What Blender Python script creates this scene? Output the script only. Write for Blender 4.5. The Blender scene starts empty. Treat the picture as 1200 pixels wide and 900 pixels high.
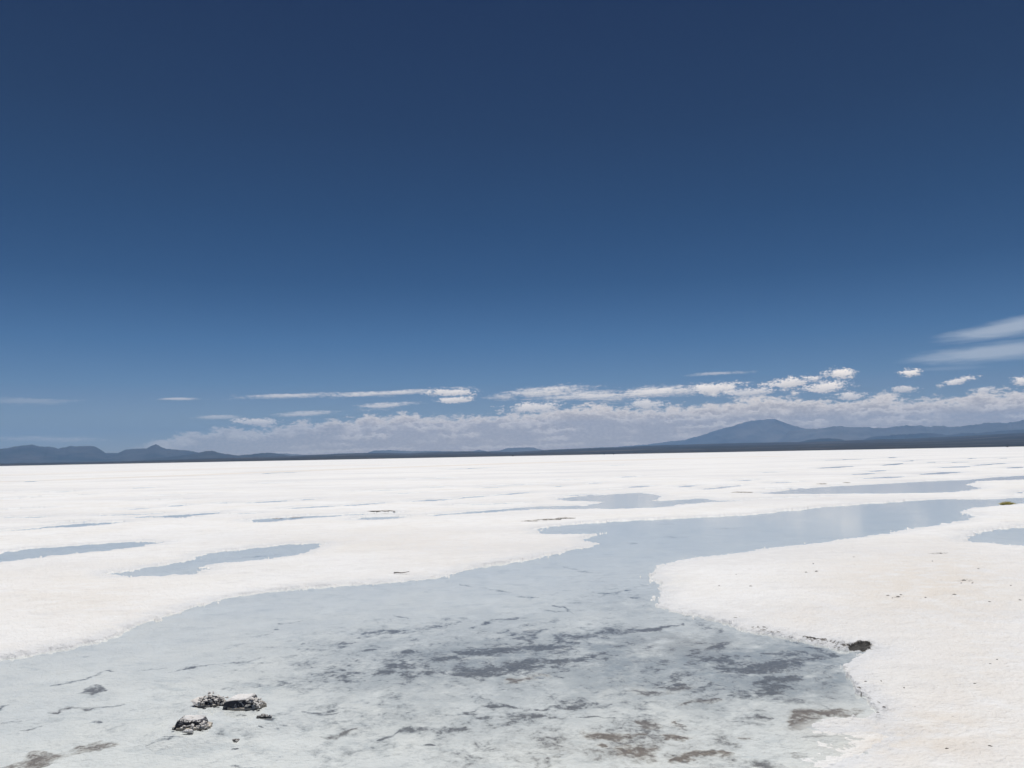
import bpy, bmesh, math, random
import numpy as np
from mathutils import Vector, Matrix, noise as mnoise

random.seed(7)
rng = np.random.default_rng(11)
scene = bpy.context.scene
COL = scene.collection
R = math.radians

# ------------------------------------------------------------------ camera
F = 950.0                 # focal length in pixels of the 1200 x 900 photo
CAM_H = 1.6
ROLL = math.atan(0.0192)
PITCH = math.atan(84.0 * math.cos(ROLL) / F)
_r = np.array([1.0, 0, 0]); _u = np.array([0, -math.sin(PITCH), math.cos(PITCH)])
FWD = np.array([0, math.cos(PITCH), math.sin(PITCH)])
RIGHT = math.cos(ROLL) * _r - math.sin(ROLL) * _u
UP = math.cos(ROLL) * _u + math.sin(ROLL) * _r
cam_d = bpy.data.cameras.new('camera')
cam = bpy.data.objects.new('camera', cam_d)
COL.objects.link(cam)
cam_d.sensor_fit = 'HORIZONTAL'; cam_d.sensor_width = 36.0
cam_d.lens = F / 1200 * 36
cam_d.clip_start = 0.05; cam_d.clip_end = 400000
cam.matrix_world = Matrix(((RIGHT[0], UP[0], -FWD[0], 0), (RIGHT[1], UP[1], -FWD[1], 0),
                           (RIGHT[2], UP[2], -FWD[2], CAM_H), (0, 0, 0, 1)))
scene.camera = cam

def ray(px, py):
    a = (px - 600.0) / F; b = -(py - 450.0) / F
    return a * RIGHT + b * UP + FWD
def ground(px, py, z=0.0):
    d = ray(px, py); t = (z - CAM_H) / d[2]
    return np.array([d[0] * t, d[1] * t])
def to_px(X, Y, Z):
    P = (X, Y, Z - CAM_H)
    dp = lambda v: P[0] * v[0] + P[1] * v[1] + P[2] * v[2]
    w = np.maximum(dp(FWD), 1e-3)
    return 600 + F * dp(RIGHT) / w, 450 - F * dp(UP) / w
def azel(px, py):
    d = ray(px, py); d = d / np.linalg.norm(d)
    return math.degrees(math.atan2(d[0], d[1])), math.degrees(math.asin(d[2]))

# ------------------------------------------------------------------ numpy noise
def _hash(ix, iy, seed):
    h = (ix.astype(np.int64) * 374761393 + iy.astype(np.int64) * 668265263 + seed * 144665) & 0xFFFFFFFF
    h = ((h ^ (h >> 13)) * 1274126177) & 0xFFFFFFFF
    return ((h ^ (h >> 16)) & 0xFFFF).astype(np.float32) / 65535.0
def vnoise(x, y, seed=0):
    x0 = np.floor(x); y0 = np.floor(y)
    fx = (x - x0).astype(np.float32); fy = (y - y0).astype(np.float32)
    fx = fx * fx * (3 - 2 * fx); fy = fy * fy * (3 - 2 * fy)
    a = _hash(x0, y0, seed); b = _hash(x0 + 1, y0, seed)
    c = _hash(x0, y0 + 1, seed); d = _hash(x0 + 1, y0 + 1, seed)
    return (a + (b - a) * fx) * (1 - fy) + (c + (d - c) * fx) * fy
def fbm(x, y, octaves=4, seed=0, gain=0.5):
    t = 0.0; amp = 1.0; tot = 0.0
    ca, sa = math.cos(0.6), math.sin(0.6)
    for o in range(octaves):
        t = t + amp * vnoise(x, y, seed + o * 17); tot += amp
        x, y = (ca * x - sa * y) * 2.03, (sa * x + ca * y) * 2.03
        amp *= gain
    return t / tot * 2 - 1
def sstep(a, b, x):
    t = np.clip((x - a) / (b - a), 0, 1); return t * t * (3 - 2 * t)

# ------------------------------------------------------------------ node helpers
def new_mat(name):
    m = bpy.data.materials.new(name); m.use_nodes = True
    nt = m.node_tree; nt.nodes.clear()
    return m, nt
class NB:
    def __init__(s, nt): s.nt = nt
    def n(s, t, **kw):
        nd = s.nt.nodes.new(t)
        for k, v in kw.items(): setattr(nd, k, v)
        return nd
    def put(s, sock, v):
        if hasattr(v, 'is_output') or isinstance(v, bpy.types.NodeSocket): s.nt.links.new(v, sock)
        else: sock.default_value = v
    def math(s, op, a, b=None, c=None, clamp=False):
        nd = s.n('ShaderNodeMath', operation=op, use_clamp=clamp)
        s.put(nd.inputs[0], a)
        if b is not None: s.put(nd.inputs[1], b)
        if c is not None: s.put(nd.inputs[2], c)
        return nd.outputs[0]
    def mix(s, f, a, b, blend='MIX'):
        nd = s.n('ShaderNodeMix', data_type='RGBA', blend_type=blend)
        s.put(nd.inputs[0], f); s.put(nd.inputs[6], a); s.put(nd.inputs[7], b)
        return nd.outputs[2]
    def noise(s, vec, scale, detail=4, rough=0.55, dist=0.0, lac=2.0):
        nd = s.n('ShaderNodeTexNoise')
        s.put(nd.inputs['Vector'], vec); s.put(nd.inputs['Scale'], scale)
        nd.inputs['Detail'].default_value = detail; nd.inputs['Roughness'].default_value = rough
        nd.inputs['Distortion'].default_value = dist; nd.inputs['Lacunarity'].default_value = lac
        return nd.outputs['Fac']
    def smooth(s, a, b, x, lo=0.0, hi=1.0):
        nd = s.n('ShaderNodeMapRange', interpolation_type='SMOOTHSTEP')
        s.put(nd.inputs[0], x); s.put(nd.inputs[1], a); s.put(nd.inputs[2], b)
        s.put(nd.inputs[3], lo); s.put(nd.inputs[4], hi)
        return nd.outputs[0]
    def attr(s, name):
        nd = s.n('ShaderNodeAttribute', attribute_name=name); return nd.outputs['Fac']
    def scale_vec(s, v, sc):
        nd = s.n('ShaderNodeVectorMath', operation='MULTIPLY'); s.put(nd.inputs[0], v); nd.inputs[1].default_value = sc
        return nd.outputs[0]
def rgb(r, g, b): return (r, g, b, 1.0)

def tag(o, label=None, cat=None, group=None, kind=None):
    if label: o['label'] = label
    if cat: o['category'] = cat
    if group: o['group'] = group
    if kind: o['kind'] = kind
    return o
def mesh_np(name, verts, faces, mat, smooth=True, parent=None):
    me = bpy.data.meshes.new(name)
    nv, nf = len(verts), len(faces)
    me.vertices.add(nv); me.vertices.foreach_set('co', np.asarray(verts, np.float32).ravel())
    k = faces.shape[1]
    me.loops.add(nf * k); me.loops.foreach_set('vertex_index', faces.astype(np.int32).ravel())
    me.polygons.add(nf)
    me.polygons.foreach_set('loop_start', np.arange(0, nf * k, k, dtype=np.int32))
    me.polygons.foreach_set('use_smooth', np.full(nf, smooth))
    me.update(calc_edges=True)
    if mat: me.materials.append(mat)
    o = bpy.data.objects.new(name, me); COL.objects.link(o)
    if parent: o.parent = parent
    return o
def obj_bm(name, bm, mat, parent=None, smooth=False):
    me = bpy.data.meshes.new(name)
    bmesh.ops.recalc_face_normals(bm, faces=bm.faces)
    bm.to_mesh(me); bm.free()
    for p in me.polygons: p.use_smooth = smooth
    me.materials.append(mat)
    o = bpy.data.objects.new(name, me); COL.objects.link(o)
    if parent: o.parent = parent
    return o

# ------------------------------------------------------------------ shorelines, traced on the photo and laid on the ground
POOLS = []
LAKE = [(1500,576),(1300,581),(1200,583),(1185,583.5),(1160,585),(1120,584.7),(1100,585),(1033,589),(967,594),(933,598),(867,604),(800,607),
 (733,610),(683,613),(640,617),(627,621),(633,626),(660,627.5),(693,626.5),(710,625),(690,628.5),(683,633),(697,637),(680,642),
 (647,650),(613,657),(577,662),(543,668),(513,677),(460,682),(400,686.5),(333,691),(290,697),(253,703),(213,715),(187,725),(160,733),
 (140,743),(110,753),(77,760),(33,768),(0,773),(-120,792),(-300,800),(-700,860),(-900,1300),(200,1700),(900,1500),
 (930,1200),(925,1010),(938,940),(965,905),(1000,887),(1032,873),(1045,864),(1020,858),(985,857),(962,855),(947,852),(960,847),(980,843),(1000,843),
 (1017,842),(1030,837),(1033,831),(1027,827),(1010,817),(1000,805),(992,793),(987,782),(997,773),(1013,768),(1019,763),(1010,760),(1000,763),
 (987,761.5),(967,757),(940,752),(907,745),(870,738),(857,730),(830,725),(800,720),(773,710),(770,700),(777,687),(763,673),(777,663),
 (800,657),(850,650),(900,643),(950,638),(1000,631),(1043,626),(1080,617.5),(1117,613),(1135,609.5),(1146,605.5),(1138,602.5),(1123.5,599.7),(1130,597),
 (1150,594.5),(1170,593.3),(1185,591.5),(1200,590.5),(1300,588),(1500,584)]
POOLS.append(LAKE)
POOLS.append([(890,578.3),(933,573),(987,569),(1033,567),(1083,564),(1133,562),(1167,559),(1200,557),(1320,551),(1500,545),(1500,549),(1320,556),(1200,562),
 (1167,563.5),(1147,564.5),(1133,568),(1148,572),(1130,576),(1100,578),(1033,579),(950,579.7),(910,579.5)])
POOLS.append([(647,584.5),(677,581.7),(720,579),(753,577),(760,578),(777,582),(768,586.5),(800,585.5),(820,583.8),(847,586.7),(820,590),(800,590.9),(787,593.5),(777,595),
 (717,597),(667,597.3),(617,598.2),(567,601.2),(510,605.3),(500,603.6),(540,600.3),(587,596.5),(633,593.2),(687,592.3),(703,588.5),(667,587)])
POOLS.append([(-500,690),(-300,668),(-100,655),(0,648),(33,643),(87,639),(133,636),(173,634),(192,635),(177,640),(133,645),(67,652),(0,660),(-150,677),(-400,712)])
POOLS.append([(128,672.5),(157,667),(200,661),(230,655),(227,652),(240,648),(283,643),(333,638),(367,637),(378,638),(363,647),(350,651),(300,657),(253,661),(240,662.5),
 (242,669),(225,674),(200,676),(160,677.5),(133,676)])
POOLS.append([(-200,640),(-80,629),(0,621.2),(30,619.6),(67,616),(100,612.7),(147,610.8),(147,612.2),(110,617),(67,619.3),(30,622.2),(0,623.6),(-80,632),(-200,645)])
POOLS.append([(155,605.8),(187,604.6),(233,601.6),(265,599.6),(247,603.2),(207,606.5),(158,607.4)])
POOLS.append([(283,610),(313,607.6),(353,604.6),(400,602.8),(462,600.2),(470,601.4),(400,605.6),(360,607.6),(317,612),(298,612.6)])
POOLS.append([(413,608.6),(440,605.6),(482,604.4),(462,608.2),(425,610)])
POOLS.append([(1127,630),(1150,622),(1200,616),(1400,606),(1500,606),(1500,655),(1300,646),(1200,640),(1167,638),(1137,636)])
LENS = [(147,597,175,596,1.6),(197,593.2,221,592,1.8),(256,589.8,273,589,1.4),(313,588,340,586.8,1.7),(347,586.3,374,584.6,1.7),(330,596.5,402,592.4,2),
 (400,593,452,589,2),(480,588,533,585,1.9),(533,584.3,572,581.2,1.9),(578,580.6,622,577.2,1.9),(463,578.6,494,577.6,1.2),(650,570.3,661,569.3,1.3),(685,567,709,565.6,1.5),
 (735,571.2,765,569.4,2),(795,570.5,818,569,2.2),(820,573.6,851,571.3,1.8),(842,570.9,871,569,1.5),(862,563.6,884,562.4,1.6),(890,553.7,910,553,1),(955,549,1001,546.2,1.5),
 (996,556.6,1028,554.5,1.7),(1016,552.8,1041,551.1,1.5),(1008,561.2,1062,558.6,2.1),(1076,555.9,1128,553.4,2.5),(1095,548.2,1141,546.7,1.7),(1032,545.4,1061,543.2,1.6),
 (1141,545.6,1182,542.6,1.5),(1178,548.6,1206,547,1.8),(1056,540.8,1074,539.6,1),(1086,542.2,1098,541.3,1.1),(1133,537.6,1144,536.8,.9),(1170,537.4,1182,536.6,.9),
 (1188,577.5,1204,576,2.5),(1210,543,1260,540,1.4),(-70,606,-20,602.6,1.6),(-10,607.5,34,606,1.2),(36,606.6,58,605.6,1.2),(60,577,90,576,1.0),(205,607.5,230,606,1.0),
 (900,566.5,935,564.8,1.2),(655,563,672,562.3,.9),(560,572,590,571,1.0),(1040,536.5,1052,535.8,.8),(720,559.5,752,558.2,1.0),(500,571.5,525,570.3,1.0),
 (287,589.6,330,587.9,1.2),(700,574.5,730,573.0,1.2)]
_r2 = random.Random(77)
for _ in range(46):
    _x = _r2.uniform(-80, 1280); _d = _r2.uniform(9, 72); _w = _r2.uniform(8, 26) * (1 + _d / 45.)
    _y = 545.7 - .0192 * _x + _d
    if any(abs(_y - q[1]) < 4 and q[0] - 12 < _x < q[2] + 12 for q in LENS): continue
    LENS.append((_x - _w, _y + .035 * _w, _x + _w, _y - .035 * _w, _r2.uniform(.5, .9) * (.6 + _d / 50.)))
for (x0, y0, x1, y1, th) in LENS:
    pts = []
    n = 12
    for k in range(n):
        a = 2 * math.pi * k / n
        u = math.cos(a); v = math.sin(a)
        t = (u + 1) / 2
        pts.append((x0 + (x1 - x0) * t, y0 + (y1 - y0) * t + 0.5 * th * v * (0.75 + 0.5 * random.random())))
    POOLS.append(pts)

# ------------------------------------------------------------------ the salt flat: one polar sheet, finest where the camera looks
th_dense = np.arange(-43, 43.001, 0.05)
th_coarse = np.arange(45, 315.01, 3.0)
TH = np.radians(np.concatenate([th_dense, th_coarse]))
dys = np.concatenate([np.arange(430, 12, -0.55), 12 * np.exp(-np.linspace(0, 1, 70) * math.log(12 / 0.46))])
RR = np.concatenate([np.linspace(0.25, 3.45, 60), CAM_H * F / dys])
NT, NR = len(TH), len(RR)
rr, tt = np.meshgrid(RR, TH, indexing='ij')
X = (rr * np.sin(tt)).ravel(); Y = (rr * np.cos(tt)).ravel()
RAD = rr.ravel()
dense_mask = (np.abs(((tt + math.pi) % (2 * math.pi)) - math.pi) <= R(43.5)).ravel() & (RAD > 2.0)

def poly_sd(x, y, P):
    n = len(P); d2 = np.full(x.shape, 1e18); inside = np.zeros(x.shape, bool)
    for i in range(n):
        ax, ay = P[i]; bx, by = P[(i + 1) % n]
        ex, ey = bx - ax, by - ay
        wx, wy = x - ax, y - ay
        t = np.clip((wx * ex + wy * ey) / max(ex * ex + ey * ey, 1e-12), 0, 1)
        d2 = np.minimum(d2, (wx - ex * t) ** 2 + (wy - ey * t) ** 2)
        if abs(ey) > 1e-12:
            c = ((ay > y) != (by > y)) & (x < ex * (y - ay) / ey + ax)
            inside ^= c
    d = np.sqrt(d2)
    return np.where(inside, -d, d)
S = np.full(X.shape, 60.0)
for pi_, pl in enumerate(POOLS):
    P = np.array([ground(*q) for q in pl])
    cy = P[:, 1].mean()
    mg = 6.0 if pi_ == 0 else max(1.5, 0.08 * cy)
    lo = P.min(0) - mg; hi = P.max(0) + mg
    m = np.nonzero((X > lo[0]) & (X < hi[0]) & (Y > lo[1]) & (Y < hi[1]))[0]
    if len(m) == 0: continue
    S[m] = np.minimum(S[m], poly_sd(X[m], Y[m], P))
# ragged natural edge
near = np.clip(RAD / 12.0, 0.25, 4)
S = S + 0.05 * fbm(X * 14, Y * 14, 3, 5) * np.clip(RAD / 9, .4, 2.2) + 0.10 * np.clip(RAD / 8 - .6, 0, 2) * fbm(X * 3, Y * 3, 4, 13) + 0.05 * fbm(X * 5, Y * 5, 4, 3) * np.clip(1.3 - RAD / 60, 0.3, 1) + 0.16 * np.clip(RAD / 25 - .3, 0, 3) * fbm(X * 0.7, Y * 0.7, 4, 9)
_cr = np.maximum(fbm(X * 21, Y * 21, 3, 151) - .34, 0)
S = S + .5 * _cr * np.clip(RAD / 10 - .35, 0, 1.0) * (RAD < 26)
PX, PY = to_px(X, Y, 0 * X)
# heights
hum = fbm(X * 1.1, Y * 1.1, 4, 21); fine = fbm(X * 9, Y * 9, 4, 33); fine2 = fbm(X * 34, Y * 34, 3, 37)
big = fbm(X * 0.12, Y * 0.12, 3, 41)
so = np.maximum(S, 0); si = np.maximum(-S, 0)
edge_lump = np.exp(-((so - 0.07) / 0.09) ** 2)
far_f = np.clip(RAD / 40, 0, 1)
lipL = 0.05 + 0.55 * np.clip(fbm(X * .55, Y * .55, 2, 61) + .45, 0, 1) ** 1.5
z_salt = 0.008 + 0.022 * (1 - np.exp(-so / lipL)) + 0.035 * (1 - np.exp(-so / 1.2)) + (1 - np.exp(-so / 0.6)) * (0.010 * hum + 0.02 * big * far_f)
z_salt = z_salt + np.clip(so / 0.06, 0, 1) * (0.005 * fine + 0.003 * fine2 + 0.014 * edge_lump * np.maximum(fine + 0.2, 0))
slush = np.exp(-((PX - 955) / 90) ** 2 - ((PY - 890) / 40) ** 2) + .9 * np.exp(-((PX - 1010) / 60) ** 2 - ((PY - 864) / 16) ** 2)
slush = np.where(dense_mask, np.clip(slush, 0, 1), 0)
z_salt = z_salt * (1 - .75 * slush * np.exp(-so / .5))
z_salt = np.maximum(z_salt, 0.004)
z_floor = -0.006 - 0.03 * (1 - np.exp(-si / 0.5)) + 0.006 * hum * np.clip(si / 0.3, 0, 1) + 0.004 * fine * np.clip(si / .2, 0, 1)
z_floor = np.minimum(z_floor, -0.004)
Z = np.where(S > 0, z_salt, z_floor)

# broken ledge along the right bank: a raised lip, the hollow's shade painted near black
def seg_dist(px, py, pts):
    d = np.full(px.shape, 1e9); T = np.zeros(px.shape); L = 0
    for (ax, ay), (bx, by) in zip(pts[:-1], pts[1:]):
        ex, ey = bx - ax, by - ay; l2 = ex * ex + ey * ey
        t = np.clip(((px - ax) * ex + (py - ay) * ey) / l2, 0, 1)
        dd = np.hypot(px - ax - ex * t, py - ay - ey * t)
        u = dd < d; d = np.where(u, dd, d); T = np.where(u, L + t * math.sqrt(l2), T); L += math.sqrt(l2)
    return d, T / L
view = dense_mask & (PX > -250) & (PX < 1450) & (PY < 1000) & (PY > 560)
vi = np.nonzero(view)[0]
vpx, vpy = PX[vi], PY[vi]; vx, vy = X[vi], Y[vi]; vs = S[vi]
LEDGE = [(888,741),(915,746),(945,752),(968,757),(986,761),(998,764.5),(1018,764)]
d, t = seg_dist(vpx, vpy + 2.5, LEDGE)
amp = 0.006 + 0.016 * sstep(0.5, 0.8, t)
jag = 0.1 + 1.8 * vnoise(vx * 16, vy * 16, 5) ** 1.5
lift = amp * jag * np.exp(-(d / 7.0) ** 2) * (vs > 0)
Z[vi] += lift
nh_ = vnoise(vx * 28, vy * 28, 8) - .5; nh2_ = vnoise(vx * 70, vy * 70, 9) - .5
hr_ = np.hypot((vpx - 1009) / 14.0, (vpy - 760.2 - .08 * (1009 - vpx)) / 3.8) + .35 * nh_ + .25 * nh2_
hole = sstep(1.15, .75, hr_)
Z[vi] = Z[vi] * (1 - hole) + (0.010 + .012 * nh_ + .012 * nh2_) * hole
LEDGE2 = [(986,783),(993,795),(1000,806),(1011,818),(1027,828),(1034,832)]
d2, t2 = seg_dist(vpx, vpy, LEDGE2)
Z[vi] += 0.016 * np.exp(-(d2 / 6.0) ** 2) * (vs > 0) * (0.5 + vnoise(vx * 18, vy * 18, 15))
LEDGE3 = [(955,848),(980,842.5),(1003,842),(1025,842)]
d3, t3 = seg_dist(vpx, vpy, LEDGE3)
Z[vi] += 0.022 * np.exp(-(d3 / 4.5) ** 2) * (vs > -0.02) * (0.6 + 0.6 * vnoise(vx * 16, vy * 16, 25))

for (rx_, ry_) in ((285, 829), (245, 825), (224, 852), (310, 840), (221, 859)):
    g_ = ground(rx_, ry_); dd_ = np.hypot(vx - g_[0], (vy - g_[1] - .03)); kk = sstep(.34, .10, dd_)
    Z[vi] = Z[vi] * (1 - kk) + (-0.004 + 0.002 * vnoise(vx * 30, vy * 30, 3)) * kk
# ---- maps of mud and stains of the ground, with painted shade in the bank hollow
MUD = np.zeros(len(X), np.float32); BROWN = np.zeros(len(X), np.float32); STAIN = np.zeros(len(X), np.float32); DIRT_SHADE = np.zeros(len(X), np.float32)
mud = np.zeros(len(vi)); brown = np.zeros(len(vi))
cl_ = np.clip(9.0 / np.maximum(RAD[vi], 3.0), .25, 1.6)
w1a, w1b = fbm(vx * 2.6, vy * 2.6, 4, 301), fbm(vx * 2.6, vy * 2.6, 4, 311)
w2a, w2b = fbm(vx * 13, vy * 13, 3, 321), fbm(vx * 13, vy * 13, 3, 331)
wpx = vpx + cl_ * (16 * w1a + 9 * w2a); wpy = vpy + cl_ * (4.0 * w1b + 2.6 * w2b)
tpx = vpx + cl_ * (4 * w1a + 4 * w2a); tpy = vpy + cl_ * (1.2 * w1b + 1.3 * w2b)
wrad = 1.0 + 0.9 * fbm(vx * 7, vy * 7, 3, 341)
def streak(pts, rad, s=1.0, br=0.0, vs_=1.7):
    global mud, brown
    thin = rad < 3.1
    d, t = seg_dist(tpx if thin else wpx, (tpy if thin else wpy) * vs_, [(a, b * vs_) for a, b in pts])
    taper = (0.45 + 0.55 * np.sin(np.clip(t, 0, 1) * math.pi)) * np.clip(wrad, .25, 1.8)
    m = s * (sstep(rad * 1.6, 0, d / taper) if thin else .72 * sstep(rad * 2.6, 0, d / taper))
    mud = np.maximum(mud, m)
    if br: brown = np.maximum(brown, br * sstep(rad * 2.2, rad * 0.6, d))
def patch(poly, s=1.0, soft=3.0, br=0.0):
    global mud, brown
    d = poly_sd(tpx, tpy * 1.5, [(a, b * 1.5) for a, b in poly])
    m = s * sstep(soft, -soft, d)
    mud = np.maximum(mud, m)
    if br: brown = np.maximum(brown, br * sstep(soft * 2, -soft, d))
# left foreground
streak([(60,800),(67,799),(82,795.5),(99.5,792),(118,785),(129,781),(138,783)], 2.2, .98)
streak([(138,783),(170,781),(200,776)], 1.4, .6)
patch([(89,808),(107,798.5),(114,797.5),(124,801),(126,805),(109,809)], .98, 2.0, .25)
streak([(57,827),(67,828.5),(73,824.5),(87,823),(101,825),(113.5,823)], 2.6, 1.0, .4)
streak([(113.5,823),(132,822),(155.5,819)], 1.8, .8)
streak([(-20,830),(0,824),(15,820)], 3.0, .95)
streak([(0,841),(14,839),(30,838)], 1.5, .7); streak([(26,849.5),(51,843)], 1.8, .75); streak([(104,841),(120,839)], 2.4, .85)
streak([(88,767.5),(108,766.5)], 1.8, .7)
patch([(-40,905),(0,895),(31,884),(40,873),(54,871),(66,877),(78,876),(96,866),(118,861),(135,863.5),(134,867),(112,873),(78,881),(57,888),(47,895),(19,899),(0,903),(-30,912)], .95, 3.0, .75)
streak([(100,866),(135,865)], 2.5, 1.0, 1.0)
streak([(10,899),(47,894),(60,887)], 2.0, 1.0, .5)
streak([(190,783),(227,775),(250,773),(263,777)], 1.9, .9); streak([(250,773),(290,770),(310,765)], 1.6, .6)
streak([(293,743),(306,741),(320,737)], 1.5, .7); streak([(327,727.5),(345,726),(357,723)], 1.3, .75); streak([(322,733.5),(327,733)], 1.4, .8)
streak([(300,800),(340,795),(370,787),(400,782),(425,780)], 5, .66); streak([(340,757),(380,752),(420,747)], 5, .55)
streak([(355,830),(380,830),(400,826)], 3.0, .75); streak([(360,855),(385,856),(400,851),(420,848)], 3.5, .9, .4); streak([(280,893),(300,896),(316,899)], 4, .85)
streak([(268,868),(277,868.5)], 1.8, .95, .3); streak([(140,829.5),(142,829.5)], 1.4, .95); streak([(173,868),(186,866),(205,864)], 2.2, .85)
streak([(193,862),(215,862)], 2.2, .7); streak([(300,840),(318,843)], 3.0, .8); streak([(322,850),(328,850.5)], 1.5, .8); streak([(214,799.5),(218,799.3)],1.4,.9)
streak([(303,848.5),(308,848.5)], 1.6, .9); streak([(278,839),(286,838.5)], 1.6, .9); streak([(330,846),(336,845.5)],1.6,.8)
# centre
streak([(550,732),(580,722),(607,721)], 3.0, .92); streak([(577,737),(613,741.5),(647,730)], 3.4, .8); streak([(600,727),(640,726),(652,722)], 3.5, .75)
streak([(647,707),(660,708),(670,715)], 2.8, .85); streak([(640,712),(660,713)], 2, .6)
streak([(708,692),(722,691),(735,690)], 4.2, .88); streak([(740,699),(760,697)], 3.5, .7); streak([(752,708),(764,709)], 2, .8); streak([(605,695),(628,696.5)], 2, .8)
streak([(463,717),(480,720)], 1.6, .85); streak([(540,682),(575,688),(600,692)], 2.5, .5); streak([(660,662),(690,668),(710,669)], 2.0, .6); streak([(735,635),(748,635)], 1.6, .7)
streak([(770,612.6),(790,612.2)], 1.4, .7); streak([(775,627),(805,627.5)], 1.2, .65); streak([(433,737),(470,733),(500,728),(547,722)], 4.0, .74)
streak([(533,762),(573,760),(613,753),(667,750),(677,742)], 7.0, .84); streak([(655,745),(677,740),(705,738),(733,735),(750,733)], 9.0, .97); streak([(733,733),(760,734),(800,729)], 3.0, .95)
streak([(443,783),(483,780),(527,782)], 4.0, .85); streak([(527,782),(567,787),(600,777),(640,770),(687,767)], 8.5, .78); streak([(460,773),(500,770),(530,765)], 5, .72)
streak([(400,790),(415,783),(435,781)], 6, .7); streak([(425,819),(436,817)], 3.5, .92); streak([(425,758),(440,757)], 2.5, .8); streak([(470,760),(485,758)], 3, .75)
streak([(610,790),(625,789),(635,787)], 4.0, .9, .8); streak([(655,787),(655,783)], 4, .6)
streak([(727,803),(750,806),(777,802),(800,797)], 5.0, .86, .35); streak([(785,797),(800,796)], 2.2, 1.0)
streak([(543,828),(573,822),(603,822)], 3.2, .92); streak([(575,835),(600,836),(640,831)], 6, .68); streak([(630,823),(667,821),(683,817),(700,816)], 3.5, .93); streak([(683,817),(705,820),(718,818)], 6, .84)
streak([(670,833.5),(718,833.5)], 1.6, .9); streak([(440,860),(467,852)], 3.0, .92); streak([(467,852),(513,847),(553,847)], 6, .76); streak([(495,866),(510,865.5)], 2.4, .9)
streak([(450,877),(470,875)], 3, .7); streak([(690,851),(712,855),(730,857)], 6, .9, 1.0); streak([(703,867),(712,868)], 2.4, .85, 1.0); streak([(740,872),(757,878),(777,884)], 7, .9, 1.0)
streak([(783,855),(800,860)], 4, .92, 1.0); streak([(745,853),(755,854)], 2.6, .75, .5); streak([(750,838),(770,840)], 4, .75, .5); streak([(648,890),(665,880)], 7, .65); streak([(690,897),(720,894),(750,897)], 4, .85, .9)
streak([(797,838),(802,837)], 4, .9, .8)
# right
streak([(840,783),(870,782),(900,777),(943,768),(985,767)], 6.5, .93); streak([(800,771),(840,768),(870,767)], 5, .78); streak([(863,807),(890,808),(920,803),(940,806)], 6.0, .88); streak([(880,796),(920,792),(942,790)], 6, .8)
streak([(805,763),(833,757),(860,750)], 5.5, .85); streak([(900,765),(930,764),(950,760)], 4, .8); streak([(812,798),(830,793)], 4, .75)
streak([(813,819),(830,817),(847,818)], 4.2, .9, .45); streak([(800,725),(825,733),(842,737)], 4.5, .75); streak([(940,753),(970,760),(990,766)], 3.5, .85)
patch([(927,828.5),(940,827),(967,829),(993,827),(1015,830),(1010,835),(1000,840),(983,837.5),(967,838),(953,844),(947,852),(940,856),(930,853),(924,848),(928,841),(924,835)], .82, 3.2, .7)
streak([(800,887),(813,881),(827,877)], 5.0, .95, .8); streak([(827,880),(845,878),(860,880)], 4.0, .92, .8); streak([(925,884),(945,881),(957,882)], 3.6, .92, .4); streak([(880,893),(900,893),(925,898)], 6, .8)
streak([(985,873),(1002,873)], 2.6, .88); streak([(936,864),(960,861),(985,863)], 2.6, .8); streak([(866,861.5),(880,861.5)], 2, .8, .5); streak([(800,858),(812,859)], 3, .85, .8); streak([(1030,862),(1040,864)], 3, .5)
streak([(800,840),(806,843)], 4, .95, .5); streak([(890,835),(905,838)], 3, .5)
# far pools
streak([(283,651),(310,650),(330,648)], 2.0, .7); streak([(60,651),(85,650)], 1.6, .6); streak([(840,617.5),(880,618)], 1.5, .7); streak([(1025,620),(1060,619.5)], 1.5, .6)
inw = vs < 0.02
def blob(cx, cy, rx, ry, a):
    return a * np.exp(-((vpx - cx) / rx) ** 2 - ((vpy - cy) / ry) ** 2)
bias = (blob(640, 765, 190, 38, .34) + blob(860, 785, 140, 40, .36) + blob(470, 770, 130, 40, .22) + blob(620, 855, 300, 50, .34) + blob(350, 800, 110, 60, .16)
        + blob(780, 875, 130, 34, .24) + blob(720, 690, 90, 26, .14) + blob(90, 850, 150, 60, .10) + blob(950, 800, 60, 50, .15))
MUD[vi] = np.where(inw, np.maximum(mud, 0) * (0.60 - .13 * np.clip(brown, 0, 1)) + bias * 0.92, 0)
silt = (blob(650, 765, 230, 46, .80) + blob(880, 785, 150, 44, 1.0) + blob(480, 785, 160, 45, .35) + blob(600, 850, 200, 40, .28) + blob(740, 700, 70, 22, .25) + blob(950, 775, 60, 40, .5))
silt = np.clip(silt * (1.0 + .55 * w1b) + .15 * w2a * silt, 0, 1.1)
SILT = np.zeros(len(X), np.float32); SILT[vi] = np.where(inw, silt, 0)
BROWN[vi] = np.clip(brown + blob(740, 880, 190, 40, .6) + blob(40, 880, 90, 30, .4) + blob(800, 745, 60, 16, .5) + blob(960, 835, 70, 22, .4), 0, 1)
# deeper mud lies a little lower, broken crust edges stand proud
dz = fbm(vx * 6, vy * 6, 4, 71)
Z[vi] += np.where(vs < -0.05, 0.010 * np.maximum(dz, -0.2) * sstep(.15, .6, mud), 0)
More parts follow.
